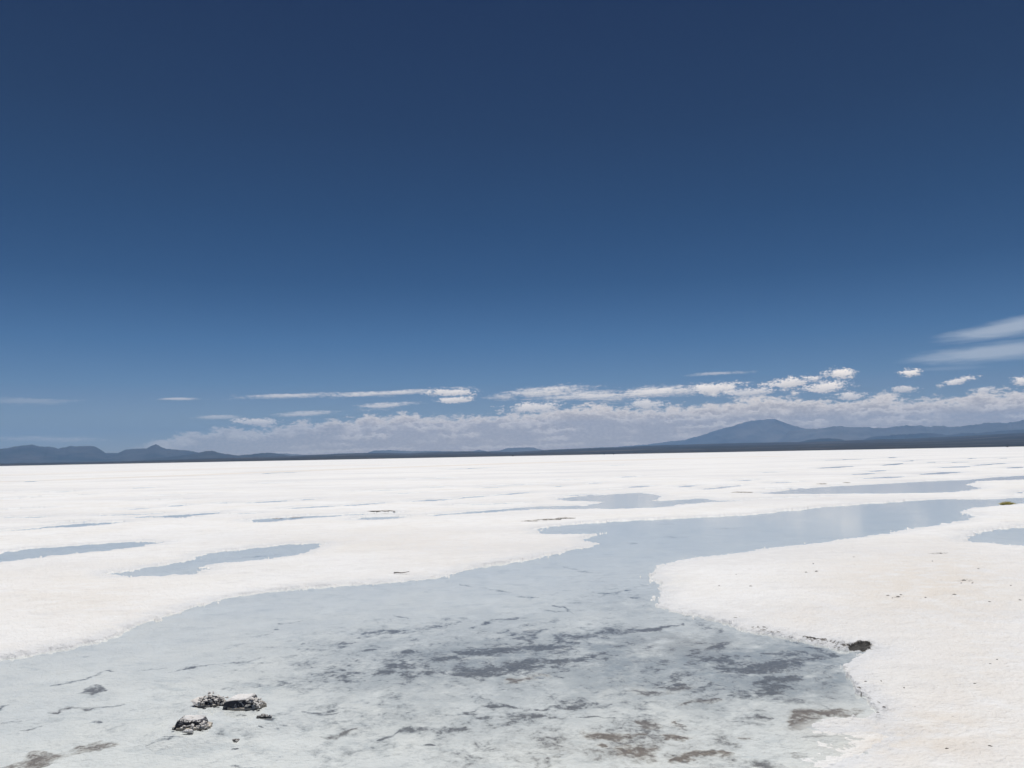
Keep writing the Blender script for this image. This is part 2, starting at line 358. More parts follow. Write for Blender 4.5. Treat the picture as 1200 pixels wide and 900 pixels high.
# warm stains and dirt of the salt itself, plus the painted shade of the bank hollow
st = np.zeros(len(vi))
st += blob(1080, 690, 130, 45, .75) + blob(1150, 800, 90, 90, .45) + blob(1040, 860, 70, 28, .8) + blob(90, 705, 130, 40, .45) + blob(480, 640, 160, 18, .4) + blob(940, 728, 40, 14, .3) + blob(1120, 880, 120, 30, .5)
STAIN[vi] = np.clip(st, 0, 1)
dr = np.zeros(len(vi))
def dirt_shade(pts, rad, s):
    global dr
    d, t = seg_dist(tpx, tpy * 2.0, [(a, b * 2.0) for a, b in pts]); dr = np.maximum(dr, s * sstep(rad * 2.2, 0, d / np.clip(wrad, .2, 1.6)))
dirt_shade([(888,740),(920,745),(950,751.5),(975,756.5)], 3.0, .85); dirt_shade([(945,749),(965,753),(985,758)], 4.0, .9); dirt_shade([(985,760),(1018,761)], 7.0, 1.0); dirt_shade([(878,739),(905,740)], 2.0, .8)
dirt_shade([(990,797),(1003,808),(1013,819),(1025,826),(1035,829)], 3.2, .72); dirt_shade([(1015,813),(1058,812)], 1.4, .75); dirt_shade([(1040,832),(1060,830)], 1.8, .7); dirt_shade([(1060,834),(1085,832)], 1.8, .6)
dirt_shade([(960,849.5),(990,848),(1020,848.5),(1035,852)], 2.0, .62); dirt_shade([(1110,847),(1130,852),(1150,858)], 5, .62); dirt_shade([(1118,888),(1145,886),(1160,884)], 2.0, .6); dirt_shade([(1090,600+160/3),(1110,653)], 2.2, .85)
dirt_shade([(1120,687),(1140,686)], 3.0, .75); dirt_shade([(1050,706),(1060,704)], 2.0, .8); dirt_shade([(950,675),(962,675)], 1.6, .75); dirt_shade([(945,665),(956,665.5)], 1.6, .65); dirt_shade([(862,727),(878,728)], 2.0, .7)
dirt_shade([(1110,664),(1140,662)], 2.4, .6); dirt_shade([(1080,708),(1105,709)], 2.0, .55); dirt_shade([(1115,705),(1128,703)], 2.0, .6); dirt_shade([(1180,707),(1200,705)], 3.0, .6); dirt_shade([(1025,802),(1036,806)], 2.2, .6)
dirt_shade([(455,675.5),(470,675.7),(480,675)], 1.2, .8); dirt_shade([(1100,750),(1110,748)], 1.5, .5); dirt_shade([(180,636),(243,632)], 1.0, .55); dirt_shade([(240,631.5),(270,630)], .8, .4)
DIRT_SHADE[vi] = np.where(vs > -0.03, dr, 0)
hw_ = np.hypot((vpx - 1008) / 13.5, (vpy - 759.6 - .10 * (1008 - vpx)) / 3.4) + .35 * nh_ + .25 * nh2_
DIRT_SHADE[vi] = np.maximum(DIRT_SHADE[vi], np.maximum(hole, sstep(1.1, .85, hw_)) * 1.7)  # near-black mud tone painted over hollow and back wall as its shade
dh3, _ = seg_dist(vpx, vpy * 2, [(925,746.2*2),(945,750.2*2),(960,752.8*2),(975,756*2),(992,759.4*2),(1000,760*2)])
DIRT_SHADE[vi] = np.maximum(DIRT_SHADE[vi], 1.5 * sstep(.6, .2, dh3 / (2.2 + 3.0 * sstep(940, 990, vpx)) + 2.2 * np.abs(nh_) + 1.3 * (vnoise(vx * 9, vy * 9, 88) - .4)))
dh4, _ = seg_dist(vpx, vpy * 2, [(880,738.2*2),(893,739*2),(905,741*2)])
DIRT_SHADE[vi] = np.maximum(DIRT_SHADE[vi], 1.3 * sstep(.6, .2, dh4 / 2.0 + 1.8 * np.abs(nh_)))
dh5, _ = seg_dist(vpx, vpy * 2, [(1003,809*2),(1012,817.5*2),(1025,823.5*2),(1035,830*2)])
DIRT_SHADE[vi] = np.maximum(DIRT_SHADE[vi], 1.3 * sstep(.6, .2, dh5 / 4.0 + 2.4 * np.abs(nh_) + .6 * (vnoise(vx * 9, vy * 9, 98) - .5)))
# vehicle track and drying lines far out: long faint brown lines lying on the flat
def far_line(pts, w, s):
    P = [ground(*q) for q in pts]
    fi = np.nonzero(dense_mask & (RAD > 20))[0]
    d, t = seg_dist(X[fi], Y[fi] + 1.5 * fbm(X[fi] * .1, Y[fi] * .1, 3, 55), [(p[0], p[1]) for p in P])
    ww = w * np.clip((RAD[fi] / 60.) ** 1.6, .5, 6)
    STAIN[fi] = np.maximum(STAIN[fi], s * sstep(ww, ww * .2, d))
far_line([(-200,571.2),(0,565.5),(200,558.5),(400,550.5),(600,543.5),(800,537.5),(900,535.2)], 2.2, 1.0)
far_line([(0,557.5),(200,551.5),(400,545.5)], 4.0, .5)
far_line([(520,574),(560,573),(640,569.5),(720,566)], 1.0, .5)
sw = 0.012 + 0.5 * slush
SALT = sstep(-sw, sw * .5, S + (0.01 + .09 * slush) * fine + .12 * slush * hum)
WET = sstep(1.0, 0.0, S / (0.25 + .018 * RAD)) * (S > -0.02)

k_ = slush * sstep(.9, .2, np.abs(S))
Z = Z * (1 - k_) + k_ * (0.028 * S + 0.007 * fine + 0.010 * hum + 0.004 * fine2)
verts = np.stack([X, Y, Z], 1)
ii = np.arange(NR - 1)[:, None] * NT; jj = np.arange(NT)[None, :]; j2 = (jj + 1) % NT
faces = np.stack([ii + jj, ii + NT + jj, ii + NT + j2, ii + j2], -1).reshape(-1, 4)[:, ::-1]

# ------------------------------------------------------------------ materials of the flat
def salt_flat_material():
    m, nt = new_mat('salt_flat'); b = NB(nt)
    pos = b.n('ShaderNodeNewGeometry').outputs['Position']
    salt = b.attr('salt'); mudA = b.attr('mud'); brA = b.attr('brown'); stA = b.attr('stain'); drA = b.attr('dirt_shade'); wet = b.attr('wet')
    n_big = b.noise(pos, 0.55, 5, .6); n_mid = b.noise(pos, 4.0, 6, .62); n_fine = b.noise(pos, 32, 5, .65); n_grain = b.noise(pos, 150, 3, .6)
    # dry salt
    n_far = b.noise(b.scale_vec(pos, (.045, .11, 1)), 1.0, 6, .6)
    c = b.mix(b.smooth(.35, .7, n_big), rgb(.835, .825, .81), rgb(.79, .765, .725))
    c = b.mix(b.smooth(.42, .66, n_far, 0, .9), c, rgb(.69, .68, .675))
    c = b.mix(b.smooth(.45, .75, n_mid, 0, .5), c, rgb(.87, .865, .86))
    c = b.mix(b.smooth(.50, .68, b.noise(b.scale_vec(pos, (1, 1.6, 1)), 2.1, 7, .68, .4), 0, .55), c, rgb(.69, .675, .665))
    c = b.mix(b.smooth(.56, .66, b.noise(pos, 14, 6, .7), 0, .4), c, rgb(.64, .615, .59))
    sf = b.math('MULTIPLY', stA, b.smooth(.28, .62, n_mid))
    c = b.mix(b.math('MULTIPLY', sf, .8), c, rgb(.70, .625, .535))
    c = b.mix(b.smooth(.58, .70, n_fine, 0, .30), c, rgb(.66, .62, .57))
    spk = b.smooth(.66, .72, b.noise(pos, 11, 6, .7))
    c = b.mix(b.math('MULTIPLY', spk, .4), c, rgb(.45, .40, .35))
    c = b.mix(b.math('MULTIPLY', wet, b.smooth(.38, .66, b.math('ADD', b.noise(pos, 5, 6, .65), b.math('MULTIPLY', wet, .12)), .05, .8)), c, rgb(.665, .67, .68))
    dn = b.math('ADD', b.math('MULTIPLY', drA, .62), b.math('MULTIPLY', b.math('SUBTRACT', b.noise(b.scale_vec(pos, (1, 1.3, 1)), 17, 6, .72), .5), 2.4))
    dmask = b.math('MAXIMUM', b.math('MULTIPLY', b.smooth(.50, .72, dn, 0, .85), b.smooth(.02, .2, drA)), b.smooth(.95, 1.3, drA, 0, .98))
    c = b.mix(dmask, c, b.mix(b.smooth(1.1, 1.5, drA), rgb(.095, .08, .065), b.mix(b.smooth(.50, .68, n_fine), rgb(.020, .018, .016), rgb(.07, .065, .06))))  # near-black end doubles as painted shade in the bank hollow
    # pool floor
    sv = b.scale_vec(pos, (1.0, .85, 1.0))
    f1 = b.noise(sv, 1.2, 6, .6, .4)
    fl = b.mix(b.smooth(.3, .7, f1), rgb(.815, .82, .82), rgb(.895, .885, .86))
    fl = b.mix(b.smooth(.45, .75, b.noise(sv, 6, 6, .62), 0, .4), fl, rgb(.63, .655, .665))
    fl = b.mix(b.math('MULTIPLY', stA, .35), fl, rgb(.76, .70, .60))
    fl = b.mix(b.smooth(.50, .66, b.noise(sv, 1.7, 7, .64, .6), 0, .75), fl, rgb(.90, .90, .89))
    fl = b.mix(b.smooth(.54, .66, b.noise(b.scale_vec(pos, (.6, 1.1, 1)), 4.3, 7, .66, .6), 0, .6), fl, rgb(.64, .665, .68))
    sl = b.attr('silt')
    sln = b.math('MULTIPLY', sl, b.smooth(.22, .62, b.math('ADD', b.noise(sv, 2.2, 7, .66, .5), b.math('MULTIPLY', b.math('SUBTRACT', b.noise(sv, 14, 5, .65), .5), .5))))
    fl = b.mix(b.math('MULTIPLY', sln, .85, clamp=True), fl, b.mix(brA, rgb(.335, .37, .405), rgb(.40, .38, .35)))
    m1 = b.noise(sv, 3.4, 8, .68, .5); m2 = b.noise(sv, 10.0, 7, .7, .4); m3 = b.noise(sv, 30.0, 5, .7)
    nn = b.math('ADD', b.math('MULTIPLY', b.math('SUBTRACT', m1, .5), 1.3), b.math('ADD', b.math('MULTIPLY', b.math('SUBTRACT', m2, .5), 1.5), b.math('MULTIPLY', b.math('SUBTRACT', m3, .5), .8)))
    mv = b.math('ADD', mudA, nn)
    mk_soft = b.smooth(.10, .55, mv, 0, .62); mk_hard = b.smooth(.38, .74, mv, 0, .86)
    mk_on = b.smooth(.0, .10, mudA)
    mcol = b.mix(brA, rgb(.145, .15, .158), rgb(.21, .165, .13))
    mcol = b.mix(b.smooth(.35, .65, n_fine), mcol, b.mix(brA, rgb(.075, .075, .085), rgb(.11, .08, .06)))
    fl = b.mix(b.math('MULTIPLY', mk_soft, mk_on), fl, b.mix(brA, rgb(.42, .44, .46), rgb(.47, .44, .40)))
    fl = b.mix(b.math('MULTIPLY', mk_hard, mk_on), fl, mcol)
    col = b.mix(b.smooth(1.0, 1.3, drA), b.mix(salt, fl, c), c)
    bs = b.n('ShaderNodeBsdfPrincipled')
    b.put(bs.inputs['Base Color'], col)
    b.put(bs.inputs['Roughness'], .75); bs.inputs['Specular IOR Level'].default_value = .3
    hgt = b.math('ADD', b.math('MULTIPLY', n_fine, .014), b.math('ADD', b.math('MULTIPLY', n_grain, .0025), b.math('MULTIPLY', n_mid, .03)))
    bp = b.n('ShaderNodeBump'); bp.inputs['Strength'].default_value = .8; bp.inputs['Distance'].default_value = 1.0
    b.put(bp.inputs['Height'], hgt)
    nt.links.new(bp.outputs[0], bs.inputs['Normal'])
    out = b.n('ShaderNodeOutputMaterial'); nt.links.new(bs.outputs[0], out.inputs[0])
    return m
def water_material():
    m, nt = new_mat('brine'); b = NB(nt)
    pos = b.n('ShaderNodeNewGeometry').outputs['Position']
    bp = b.n('ShaderNodeBump'); bp.inputs['Strength'].default_value = .25; bp.inputs['Distance'].default_value = 1.0
    h = b.math('ADD', b.math('MULTIPLY', b.noise(pos, 9, 4, .5), .0012), b.math('MULTIPLY', b.noise(pos, 1.5, 3, .5), .004))
    b.put(bp.inputs['Height'], h)
    fr = b.n('ShaderNodeFresnel'); fr.inputs[0].default_value = 1.34; nt.links.new(bp.outputs[0], fr.inputs['Normal'])
    tr = b.n('ShaderNodeBsdfTransparent'); tr.inputs[0].default_value = rgb(.955, .975, .975)
    gl = b.n('ShaderNodeBsdfGlossy'); gl.inputs['Roughness'].default_value = .09; gl.inputs['Color'].default_value = rgb(1, 1, 1)
    nt.links.new(bp.outputs[0], gl.inputs['Normal'])
    mx = b.n('ShaderNodeMixShader')
    b.put(mx.inputs[0], fr.outputs[0])
    nt.links.new(tr.outputs[0], mx.inputs[1]); nt.links.new(gl.outputs[0], mx.inputs[2])
    out = b.n('ShaderNodeOutputMaterial'); nt.links.new(mx.outputs[0], out.inputs[0])
    return m
M_FLAT = salt_flat_material(); M_WATER = water_material()
flat = mesh_np('salt_ground', verts, faces, M_FLAT)
tag(flat, kind='structure')
for nm, arr in (('salt', SALT), ('mud', MUD), ('brown', BROWN), ('stain', STAIN), ('dirt_shade', DIRT_SHADE), ('wet', WET), ('silt', SILT)):
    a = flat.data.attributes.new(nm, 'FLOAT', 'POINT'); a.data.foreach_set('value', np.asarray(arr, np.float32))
# cap under the camera's feet closes the sheet
fz = Z[faces]
wf = faces[(fz.min(1) < 0.0)]
used, inv = np.unique(wf, return_inverse=True)
wv = verts[used].copy(); wv[:, 2] = 0.0
water = mesh_np('water', wv, inv.reshape(-1, 4), M_WATER)
tag(water, kind='structure')
bm = bmesh.new(); bmesh.ops.create_circle(bm, cap_ends=True, segments=24, radius=0.6)
cap = obj_bm('salt_ground', bm, M_FLAT); cap.location.z = -0.075; tag(cap, kind='structure')
def ground_z(x, y):
    i = np.argmin((X - x) ** 2 + (Y - y) ** 2); return float(Z[i])

# ------------------------------------------------------------------ far land
def land_material(name, c1, c2, scale, pale=None):
    m, nt = new_mat(name); b = NB(nt)
    pos = b.n('ShaderNodeNewGeometry').outputs['Position']
    n1 = b.noise(pos, scale, 6, .6); n2 = b.noise(pos, scale * 6, 5, .6)
    c = b.mix(b.smooth(.35, .65, n1), c1, c2)
    c = b.mix(b.smooth(.4, .7, n2, 0, .5), c, tuple(v * .6 for v in c1[:3]) + (1,))
    if pale:
        sv = b.scale_vec(pos, (1 / 1400., 1 / 500., 0))
        c = b.mix(b.smooth(.54, .64, b.noise(sv, 1.6, 4, .6), 0, .75), c, pale)
    bs = b.n('ShaderNodeBsdfPrincipled'); b.put(bs.inputs['Base Color'], c); bs.inputs['Roughness'].default_value = .95
    bs.inputs['Specular IOR Level'].default_value = .1
    out = b.n('ShaderNodeOutputMaterial'); nt.links.new(bs.outputs[0], out.inputs[0])
    return m
M_PLAIN = land_material('scrub_plain', rgb(.022, .022, .022), rgb(.040, .036, .032), 1 / 700., rgb(.15, .13, .11))
M_HILL = land_material('wooded_hill', rgb(.034, .040, .040), rgb(.085, .080, .074), 1 / 900.)
M_VOLC = land_material('bare_mountain', rgb(.10, .098, .092), rgb(.20, .18, .155), 1 / 2500.)

def horizon_y(x): return 545.5 - 0.0192 * x + 0.2
def interp(prof, xs):
    p = np.array(prof, float); return np.interp(xs, p[:, 0], p[:, 1])
# the plain: rises gently from the far shore towards the mountains
PLAIN_TOP = [(-900,556),(-300,547),(0,543.5),(150,540.5),(250,537),(330,534.8),(380,532.6),(400,531.4),(450,531),(480,531.4),(520,529.6),(540,528.9),(600,529.4),(640,527.2),(690,525.2),
             (720,524.2),(750,522.8),(800,521.6),(850,520.4),(930,519),(1000,517.6),(1100,515),(1200,511.5),(1500,504),(2100,490)]
azs = np.radians(np.arange(-62, 62.01, 0.11))
rs = np.concatenate([np.linspace(2150, 3200, 24), np.geomspace(3300, 14000, 60), np.geomspace(14500, 25000, 16)])
A, Q = np.meshgrid(azs, rs, indexing='xy')
xs_px = 600 + F * np.tan(np.clip(azs, -1.05, 1.05)) / math.cos(PITCH)
top = interp(PLAIN_TOP, xs_px) + 0.25 * fbm(xs_px * 0.03, xs_px * 0, 4, 91) * 1.6
DTOP = 9500.0
Htop = np.maximum((horizon_y(xs_px) - top) / F * DTOP / np.cos(azs), 3.0)
u = np.clip((Q - 2350) / (DTOP - 2350), -0.05, None)
prof = np.where(u < 1, np.sign(u) * np.abs(u) ** 1.15, 1 + 0.0 * u)
gx, gy = Q * np.sin(A), Q * np.cos(A)
zz = Htop[None, :] * prof + (u > 0) * 9 * fbm(gx / 900., gy / 900., 5, 93) * np.clip(u * 4, 0, 1) * np.clip(1.2 - u, 0, 1) - 0.3
zz = zz + 1.2 * fbm(gx / 180., gy / 180., 3, 94) * (u < 0.06)
pv = np.stack([gx.ravel(), gy.ravel(), zz.ravel()], 1)
na = len(azs); nr = len(rs)
i2 = np.arange(nr - 1)[:, None] * na; j3 = np.arange(na - 1)[None, :]
pf = np.stack([i2 + j3, i2 + j3 + 1, i2 + na + j3 + 1, i2 + na + j3], -1).reshape(-1, 4)
tag(mesh_np('terrain', pv, pf, M_PLAIN), kind='structure')

def ridge(name, prof, D, W, mat, seed, rough=0.4, jag=0.5):
    x0, x1 = prof[0][0], prof[-1][0]
    xs = np.arange(x0, x1 + .1, 1.25)
    yy = interp(prof, xs) + jag * fbm(xs * 0.11, xs * 0 + seed, 4, seed) + .9 * jag * fbm(xs * 0.32, xs * 0 + seed, 3, seed + 31)
    az = np.arctan((xs - 600) / F * math.cos(PITCH))
    H = np.maximum((horizon_y(xs) - yy) / F * D / np.cos(az), 0.0)
    ts = np.concatenate([np.linspace(-1, 0, 30), np.linspace(0, 1, 12)[1:]])
    T, AZ = np.meshgrid(ts, az, indexing='ij')
    Dd = D + T * W
    gx, gy = Dd * np.sin(AZ), Dd * np.cos(AZ)
    base = np.clip(1 - np.abs(T), 0, 1) ** 1.15
    ns = fbm(gx / (W * .13), gy / (W * .5), 5, seed + 3) - .8 * np.abs(fbm(gx / (W * .09), gy / (W * .6), 3, seed + 8))
    h = H[None, :] * np.clip(base * (1 + rough * ns * np.minimum(np.abs(T) * 3, 1)), 0, 1.0 - 0.08 * np.abs(T))
    v = np.stack([gx.ravel(), gy.ravel(), h.ravel() - 2.0], 1)
    na = len(xs); nt_ = len(ts)
    i = np.arange(nt_ - 1)[:, None] * na; j = np.arange(na - 1)[None, :]
    f = np.stack([i + j, i + j + 1, i + na + j + 1, i + na + j], -1).reshape(-1, 4)
    o = mesh_np(name, v, f, mat)
    return tag(o, kind='structure')
ridge('hills', [(-700,560),(-500,545),(-300,528),(-200,534),(-100,530),(0,531.6),(15,529.3),(35,527.3),(42,528.3),(62,529.3),(66,530.3),(80,527.6),(108,527.3),(115,530),(122,533.3),(135,533.5),(145,530.3),(158,528.6),
               (170,528),(176,525.6),(180,524.2),(186,526.3),(193,528.3),(200,529),(225,530.6),(240,533),(262,536),(290,539.5)], 13000, 2100, M_HILL, 201)
ridge('hills', [(150,541),(185,537.4),(200,536),(225,533.3),(240,530),(247,530),(262,533),(280,534),(300,532.6),(312,531),(325,532.3),(340,534.4),(365,538.2)], 10000, 1200, M_HILL, 207, jag=.45)
ridge('hills', [(290,538.5),(300,533.3),(322,531.5),(345,532.8),(370,534.5),(395,537.5)], 17500, 2200, M_VOLC, 209, jag=.45)
ridge('hills', [(420,537),(428,531),(437,528.2),(455,527.7),(465,528.1),(480,528.6),(500,528.3),(520,528.7),(545,529.6),(552,529),(560,527.4),(570,529),(583,528.2),(593,525.2),(605,524.7),(622,524.1),(630,526),(645,530),(660,533)], 18000, 2200, M_VOLC, 211, jag=.45)
ridge('mountain', [(600,533.5),(640,529.8),(690,525),(720,523.6),(750,521.6),(770,519.6),(800,516),(815,512.8),(830,508.3),(850,503.8),(865,499.4),(880,496.4),(888,496.2),(900,494.6),(910,494.7),(915,497),(922,500),(935,503),(941,504.8),(955,506.5),(985,511),(1030,517),(1080,523)],
      21500, 3600, M_VOLC, 223, rough=.3, jag=.7)
ridge('hills', [(900,525),(925,508),(945,505.4),(965,505.4),(975,503.6),(985,503.5),(1000,505),(1040,505.6),(1050,504.8),(1062,503.4),(1075,503.6),(1085,505.4),(1100,504.6),(1115,506),(1130,505),(1145,504.4),(1155,502.6),(1170,502.5),(1180,503),(1200,501),
               (1300,496),(1420,500),(1600,494),(1800,505),(2000,512)], 19000, 3300, M_VOLC, 229, rough=.35, jag=.7)
ridge('hills', [(915,528),(930,521.3),(938,518.6),(948,516.6),(965,515.4),(983,515.8),(990,517.8),(1002,521),(1015,526)], 11500, 1100, M_HILL, 233, jag=.35)
ridge('hills', [(985,526),(1020,514),(1060,512),(1085,511),(1110,512.5),(1150,511),(1180,509.5),(1230,508),(1300,505),(1400,506),(1500,514)], 14500, 2000, M_HILL, 239, jag=.5)

# ------------------------------------------------------------------ rocks in the brine
def rock_material(name, dark, thr, up, white=rgb(.78, .76, .74)):
    m, nt = new_mat(name); b = NB(nt)
    tc = b.n('ShaderNodeTexCoord').outputs['Object']
    nz = b.n('ShaderNodeSeparateXYZ'); nt.links.new(b.n('ShaderNodeNewGeometry').outputs['Normal'], nz.inputs[0])
    n = b.math('ADD', b.noise(tc, 34, 5, .65), b.math('MULTIPLY', b.math('SUBTRACT', b.noise(tc, 110, 4, .6), .5), .7))
    v = b.math('ADD', n, b.math('MULTIPLY', nz.outputs[2], up))
    k = b.smooth(thr - .05, thr + .05, v)
    dk = b.mix(b.noise(tc, 60, 4, .6), dark, tuple(x * 2.6 for x in dark[:3]) + (1,))
    c = b.mix(k, dk, b.mix(b.noise(tc, 50, 3, .5), white, rgb(.62, .57, .51)))
    bs = b.n('ShaderNodeBsdfPrincipled'); b.put(bs.inputs['Base Color'], c); bs.inputs['Roughness'].default_value = .7
    bp = b.n('ShaderNodeBump'); bp.inputs['Strength'].default_value = .8; bp.inputs['Distance'].default_value = .006
    b.put(bp.inputs['Height'], b.noise(tc, 80, 5, .65)); nt.links.new(bp.outputs[0], bs.inputs['Normal'])
    out = b.n('ShaderNodeOutputMaterial'); nt.links.new(bs.outputs[0], out.inputs[0])
    return m
M_ROCK = rock_material('salted_rock', rgb(.020, .021, .028), .69, .16)
M_RUBBLE = rock_material('salted_rubble', rgb(.05, .048, .05), .30, .28)
M_CRUST = rock_material('salt_crust', rgb(.45, .43, .40), .42, .2, rgb(.84, .84, .85))
M_CLOD = rock_material('mud_clod', rgb(.07, .058, .048), .74, .12)
M_CLOD2 = rock_material('salted_clod', rgb(.07, .06, .05), .60, .16, rgb(.6, .58, .55))
M_STONE = rock_material('wet_stone', rgb(.10, .094, .09), .66, .12)

def hull(bm, pts):
    vs = [bm.verts.new(p) for p in pts]
    r = bmesh.ops.convex_hull(bm, input=vs)
    junk = [g for g in r['geom_interior'] + r['geom_unused'] if isinstance(g, bmesh.types.BMVert)]
    if junk: bmesh.ops.delete(bm, geom=list(set(junk)), context='VERTS')
def rough(bm, amp, freq, cuts=2, seed=0.0):
    bmesh.ops.subdivide_edges(bm, edges=bm.edges[:], cuts=cuts, use_grid_fill=True)
    bmesh.ops.triangulate(bm, faces=bm.faces[:])
    bm.normal_update()
    for v in bm.verts:
        p = v.co * freq + Vector((seed, seed * 2, 0))
        v.co += v.normal * amp * (mnoise.noise(p) + .5 * mnoise.noise(p * 2.3) + .3 * mnoise.noise(p * 5.1))
def chunk_pts(rnd, c, s, n=14):
    out = []
    for _ in range(n):
        v = Vector((rnd.gauss(0, 1), rnd.gauss(0, 1), rnd.gauss(0, 1))).normalized()
        out.append(Vector((c[0] + v.x * s[0], c[1] + v.y * s[1], c[2] + v.z * s[2])))
    return out
def place(px, py):
    g = ground(px, py); return g[0], g[1]
def empty(name, loc, rz=0):
    o = bpy.data.objects.new(name, None); COL.objects.link(o); o.location = loc; o.rotation_euler = (0, 0, rz); o.empty_display_size = .1
    return o
RG = 'salt crusted dark rocks in the shallow brine'
# the block (about 26 cm wide)
M_RIM = rock_material('salt_rim', rgb(.26, .23, .19), .62, .10, rgb(.60, .58, .53))
def rim(parent, x0, x1, y0, y1, seed):
    rn = random.Random(seed); bm = bmesh.new(); n = 28
    low, up_ = [], []
    for k in range(n):
        a = 2 * math.pi * k / n; j = 1 + rn.uniform(-.09, .09)
        cx, cy_ = (x0 + x1) / 2 + (x1 - x0) / 2 * math.cos(a) * j, (y0 + y1) / 2 + (y1 - y0) / 2 * math.sin(a) * j
        low.append(bm.verts.new((cx, cy_, -.012)))
        up_.append(bm.verts.new(((x0 + x1) / 2 + (cx - (x0 + x1) / 2) * .93, (y0 + y1) / 2 + (cy_ - (y0 + y1) / 2) * .90, .017 + rn.uniform(-.003, .004))))
    for k in range(n):
        k2 = (k + 1) % n; bm.faces.new((low[k], low[k2], up_[k2], up_[k]))
    bm.faces.new(up_)
    rough(bm, .003, 40, 2, seed)
    return obj_bm('salt_rim', bm, M_RIM, parent)
rnd = random.Random(3)
gx_, gy_ = place(286, 829)
rb = empty('salt_rock', (gx_, gy_, -0.006), R(-4))
rb.scale = (1.0, 1.0, 0.86); tag(rb, 'flat topped blocky dark rock with smooth white salt cap, largest of the rocks', 'rock', RG)
bm = bmesh.new()
hull(bm, [(-.132,-.040,0),(-.120,-.030,.052),(-.100,-.005,.067),(-.090,.085,.070),(-.10,.12,.0),(.025,-.050,0),(.022,-.030,.070),(.045,.085,.074),(.07,.12,0),(-.02,-.050,0),(.055,-.02,.055),(.07,-.04,0),(-.05,-.034,.070)])
rough(bm, .0032, 26, 4)
obj_bm('rock_body', bm, M_ROCK, rb)
bm = bmesh.new()
hull(bm, [(-.114,-.024,.058),(-.098,.0,.069),(-.088,.086,.072),(.020,-.030,.072),(.046,.086,.076),(-.05,-.034,.072),(-.092,.004,.075),(-.076,.08,.080),(.014,-.022,.079),(.038,.08,.083),(-.045,-.024,.079)])
rough(bm, .004, 34, 3, 4.0)
obj_bm('salt_crust', bm, M_CRUST, rb)
bm = bmesh.new()
for k in range(60):
    a = rnd.uniform(0, 1); s = rnd.uniform(.006, .015) * (1.15 - .4 * a)
    c = (.035 + .085 * a, rnd.uniform(-.055, .07), rnd.uniform(.0, .085) * (1 - .8 * a) + .016)
    hull(bm, chunk_pts(rnd, c, (s * 1.3, s, s * .75), 11))
rough(bm, .0015, 70, 1)
obj_bm('loose_rubble', bm, M_RUBBLE, rb)
rim(rb, -.142, .135, -.066, .13, 2)
# the jagged lump touching it on the left
gx_, gy_ = place(245, 825.5)
rl = empty('salt_rock', (gx_, gy_, -0.006), R(4))
rl.scale = (1.0, 1.0, 0.8); tag(rl, 'jagged crumbly salt crusted lump with pointed left end, beside the flat topped block', 'rock', RG)
bm = bmesh.new()
hull(bm, [(-.055,-.035,0),(-.04,-.015,.050),(0,.03,.072),(.05,.02,.066),(.085,-.02,.05),(.10,-.035,0),(.08,.07,0),(-.04,.07,0)])
rough(bm, .010, 30, 4, 9.0)
obj_bm('rock_body', bm, M_ROCK, rl)
bm = bmesh.new()
for k in range(85):
    x = rnd.uniform(-.06, .105); s = rnd.uniform(.005, .013)
    top_z = .085 - .42 * abs(x - .01)
    hull(bm, chunk_pts(rnd, (x, rnd.uniform(-.05, .05), rnd.uniform(.2, 1.0) * top_z + .008), (s * 1.25, s, s * .85), 11))
for (x, y, z, s) in ((-.002, .02, .104, .010), (-.006, .02, .092, .012), (.018, .03, .090, .010), (-.030, .01, .070, .010)):
    hull(bm, chunk_pts(rnd, (x, y, z), (s * .9, s, s * 1.15), 12))
rough(bm, .0015, 70, 1)
obj_bm('loose_rubble', bm, M_RUBBLE, rl)
bm = bmesh.new()
hull(bm, [(-.120,.0,.040),(-.115,.01,.047),(-.05,-.05,.012),(-.045,-.04,.034),(-.05,.05,.058),(-.08,.045,.058),(-.09,-.03,.020),(-.04,.03,.006)])
rough(bm, .004, 40, 3, 1.0)
obj_bm('side_slab', bm, M_RUBBLE, rl)
rim(rl, -.10, .115, -.058, .10, 6)
# the smaller rock in front
gx_, gy_ = place(224, 852.5)
rs_ = empty('salt_rock', (gx_, gy_, -0.006), R(3))
rs_.scale = (1.0, 1.0, 0.86); tag(rs_, 'small low dark rock with white top speckled with salt, nearest the camera', 'rock', RG)
bm = bmesh.new()
hull(bm, [(-.095,-.03,0),(-.080,-.012,.055),(-.055,.0,.066),(-.06,.05,.068),(-.02,-.02,.060),(.045,-.015,.048),(.075,.05,.062),(.09,.0,.03),(.10,-.02,0),(.08,.08,0),(-.06,.08,0)])
rough(bm, .007, 28, 4, 5.0)
obj_bm('rock_body', bm, M_ROCK, rs_)
bm = bmesh.new()
hull(bm, [(-.055,.004,.066),(-.06,.05,.069),(-.015,-.012,.061),(.045,-.005,.051),(.072,.05,.064),(-.045,.012,.074),(-.05,.046,.078),(.035,.0,.060),(.06,.046,.072)])
rough(bm, .005, 36, 3, 7.0)
obj_bm('salt_crust', bm, M_CRUST, rs_)
bm = bmesh.new()
for k in range(64):
    x = rnd.uniform(-.085, .105); s = rnd.uniform(.0045, .011)
    hull(bm, chunk_pts(rnd, (x, rnd.uniform(-.055, .02), rnd.uniform(.010, .060 - .45 * max(0, x - .04) - .3 * max(0, -x - .07))), (s * 1.3, s, s * .8), 10))
rough(bm, .0015, 70, 1)
obj_bm('loose_rubble', bm, M_RUBBLE, rs_)
rim(rs_, -.118, .132, -.06, .09, 8)

